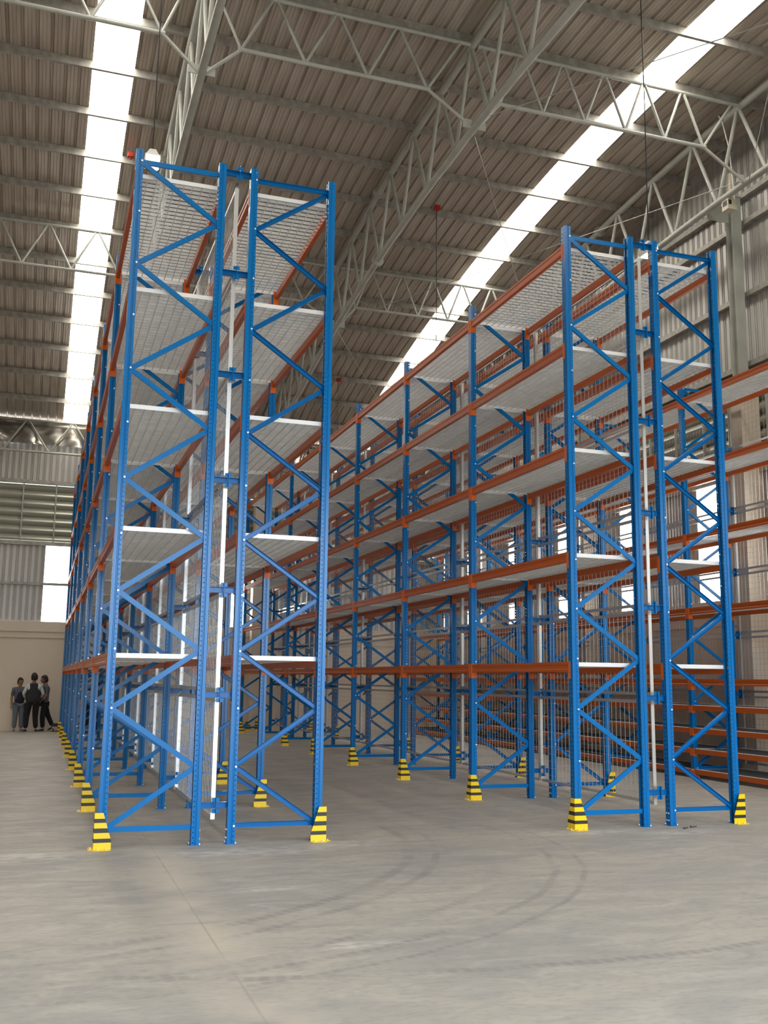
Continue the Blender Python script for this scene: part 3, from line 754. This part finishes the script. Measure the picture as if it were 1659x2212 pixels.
def person(loc, rz, s, label, J, top, topc2, trou, turn=0, vest=None, shoe=None):
    r = obj('person', None, None, loc, rz, label=label, cat='person'); r.scale = (s, s, s)
    hd = Vector(J['head']); nk = Vector((0, .01, 1.43))
    body = MB(); parts = []
    ch = [[(0, 0, .93, (.13, .10)), (0, -.005, 1.06, (.115, .09)), (0, 0, 1.22, (.14, .10)), (0, .005, 1.36, (.125, .085)), (*nk, .058), (hd.x*.6, hd.y*.6, 1.50, .052), (hd.x, hd.y+.01, 1.56, .05)]]
    for a in (J['arm_l'], J['arm_r']):
        ch.append([3, *[(*p_, q) for p_, q in zip(a, (.052, .040, .028))]])
    for a in (J['leg_l'], J['leg_r']):
        ch.append([0, *[(*p_, q) for p_, q in zip(a, (.085, .055, .038))]])
    res = skinned('body', ch, skin, None)
    bm = bmesh.new(); bm.from_mesh(res)
    hm = head_mesh(turn); hm.transform(Matrix.Scale(1.08, 4)); hm.transform(Matrix.Translation((hd.x, hd.y, 1.595+hd.z))); bm.from_mesh(hm)
    k0 = len(bm.faces)
    for a, sd in ((J['arm_l'], 1), (J['arm_r'], -1)):
        w_ = Vector(a[2]); d = (w_-Vector(a[1])).normalized()
        for hc in hand(w_, d, (sd*-.6, -.8, 0), J.get('thumb', (0, -1, 0))):
            hm2 = skinned('hand', [hc], skin, None, 1); bm.from_mesh(hm2)
    bm.to_mesh(res); bm.free()
    while len(res.materials) < 3: res.materials.append(hm.materials[len(res.materials)])
    obj('body', res, r)
    # shirt (body and sleeves), trousers, shoes, hair
    tch = [[(0, 0, .86, (.185, .135)), (0, -.005, 1.05, (.175, .13)), (0, 0, 1.22, (.195, .135)), (0, .005, 1.37, (.185, .115)), (0, .008, 1.44, .075)]]
    for a in (J['arm_l'], J['arm_r']):
        sh, el, wr_ = [Vector(q) for q in a]
        if J.get('long'): tch.append([3, (*sh, .062), (*el, .052), (*(el+(wr_-el)*.92), .038)])
        else: tch.append([3, (*sh, .072), (*(sh+(el-sh)*.85), .060)])
    skinned('shirt', tch, top, r)
    if vest: skinned('vest', [[(0, .0, .80, (.235, .160)), (0, .0, 1.00, (.225, .158)), (0, .0, 1.20, (.215, .152)), (0, .005, 1.37, (.195, .130)), (0, .008, 1.45, .085)]], vest, r)
    elif topc2:
        skinned('front_panel', [[(0, -.015, .84, (.175, .140)), (0, -.022, 1.05, (.160, .134)), (0, -.020, 1.20, (.15, .135)), (0, -.012, 1.32, (.09, .12))]], topc2, r)
    pch = [[(0, 0, .95, (.150, .115))]]
    for a in (J['leg_l'], J['leg_r']):
        h_, k_, an = [Vector(q) for q in a]
        pch.append([0, (*h_, .118), (*k_, .086), (*(k_+(an-k_)*.97), .070)])
    skinned('trousers', pch, trou, r)
    for a, dd in ((J['leg_l'], J['toe'][0]), (J['leg_r'], J['toe'][1])):
        an = Vector(a[2]); d = Vector(dd).normalized()
        skinned('shoe', [[(*(an-d*.05+Vector((0, 0, -.04))), (.036, .04)), (*(an+d*.06+Vector((0, 0, -.05))), (.042, .032)), (*(an+d*.16+Vector((0, 0, -.06))), (.036, .022))]], shoe or dark, r)
    hr = hair_mesh(turn); hh_ = obj('hair', hr, r, (hd.x, hd.y, 1.6+hd.z)); hh_.scale = (1.1, 1.1, 1.08)
    return r
cgrey = mat('grey_polo', (.10, .095, .12), .8); cnavy = mat('navy_cloth', (.008, .010, .024), .85); cblk = mat('black_trousers', (.006, .006, .008), .85)
cjean = mat('pale_jeans', (.13, .15, .17), .85); cwht = mat('white_shirt', (.50, .53, .53), .8); cvest = mat('charcoal_vest', (.022, .022, .022), .85); cshoe = mat('grey_shoe', (.16, .16, .15), .7)
# local: facing -Y; _l is +X
person((-.52, 32.45, 0), .25, .915, 'young person in grey polo and pale jeans facing forward, left of three',
       dict(head=(0, -.01, 0), arm_l=((.19, 0, 1.37), (.25, -.02, 1.10), (.22, -.16, .92)), arm_r=((-.19, 0, 1.37), (-.24, .02, 1.09), (-.245, -.03, .84)),
            leg_l=((.09, 0, .86), (.10, -.02, .48), (.11, .01, .10)), leg_r=((-.09, 0, .86), (-.10, -.02, .48), (-.11, .01, .10)), toe=((.25, -1, 0), (-.25, -1, 0))),
       cgrey, cnavy, cjean, .25, shoe=cshoe)
person((-.13, 32.05, 0), PI+.05, 1.0, 'tall person in charcoal vest over white long sleeves seen from behind, middle of three',
       dict(head=(0, -.02, 0), long=True, arm_l=((.175, 0, 1.34), (.275, .02, 1.12), (.22, -.18, 1.0)), arm_r=((-.175, 0, 1.34), (-.275, .02, 1.12), (-.22, -.18, 1.0)),
            leg_l=((.11, 0, .84), (.15, -.03, .48), (.16, .0, .10)), leg_r=((-.10, 0, .84), (-.09, -.04, .48), (-.13, .0, .10)), toe=((.35, -1, 0), (-.2, -1, 0))),
       cwht, None, cblk, 0, vest=cvest)
person((.20, 32.45, 0), -PI/2+.25, .96, 'person in grey and navy polo with black trousers facing left, right of three',
       dict(head=(0, -.05, 0), arm_l=((.18, 0, 1.37), (.22, -.02, 1.10), (.20, -.15, .95)), arm_r=((-.18, .02, 1.37), (-.22, .06, 1.10), (-.23, .04, .85)),
            leg_l=((.09, 0, .86), (.09, -.06, .48), (.08, -.03, .10)), leg_r=((-.08, .02, .86), (-.10, .14, .52), (-.10, .32, .16)), toe=((.1, -1, 0), (.0, -1, -.4)), thumb=(0, -1, 0)),
       cgrey, cnavy, cblk, -.1)
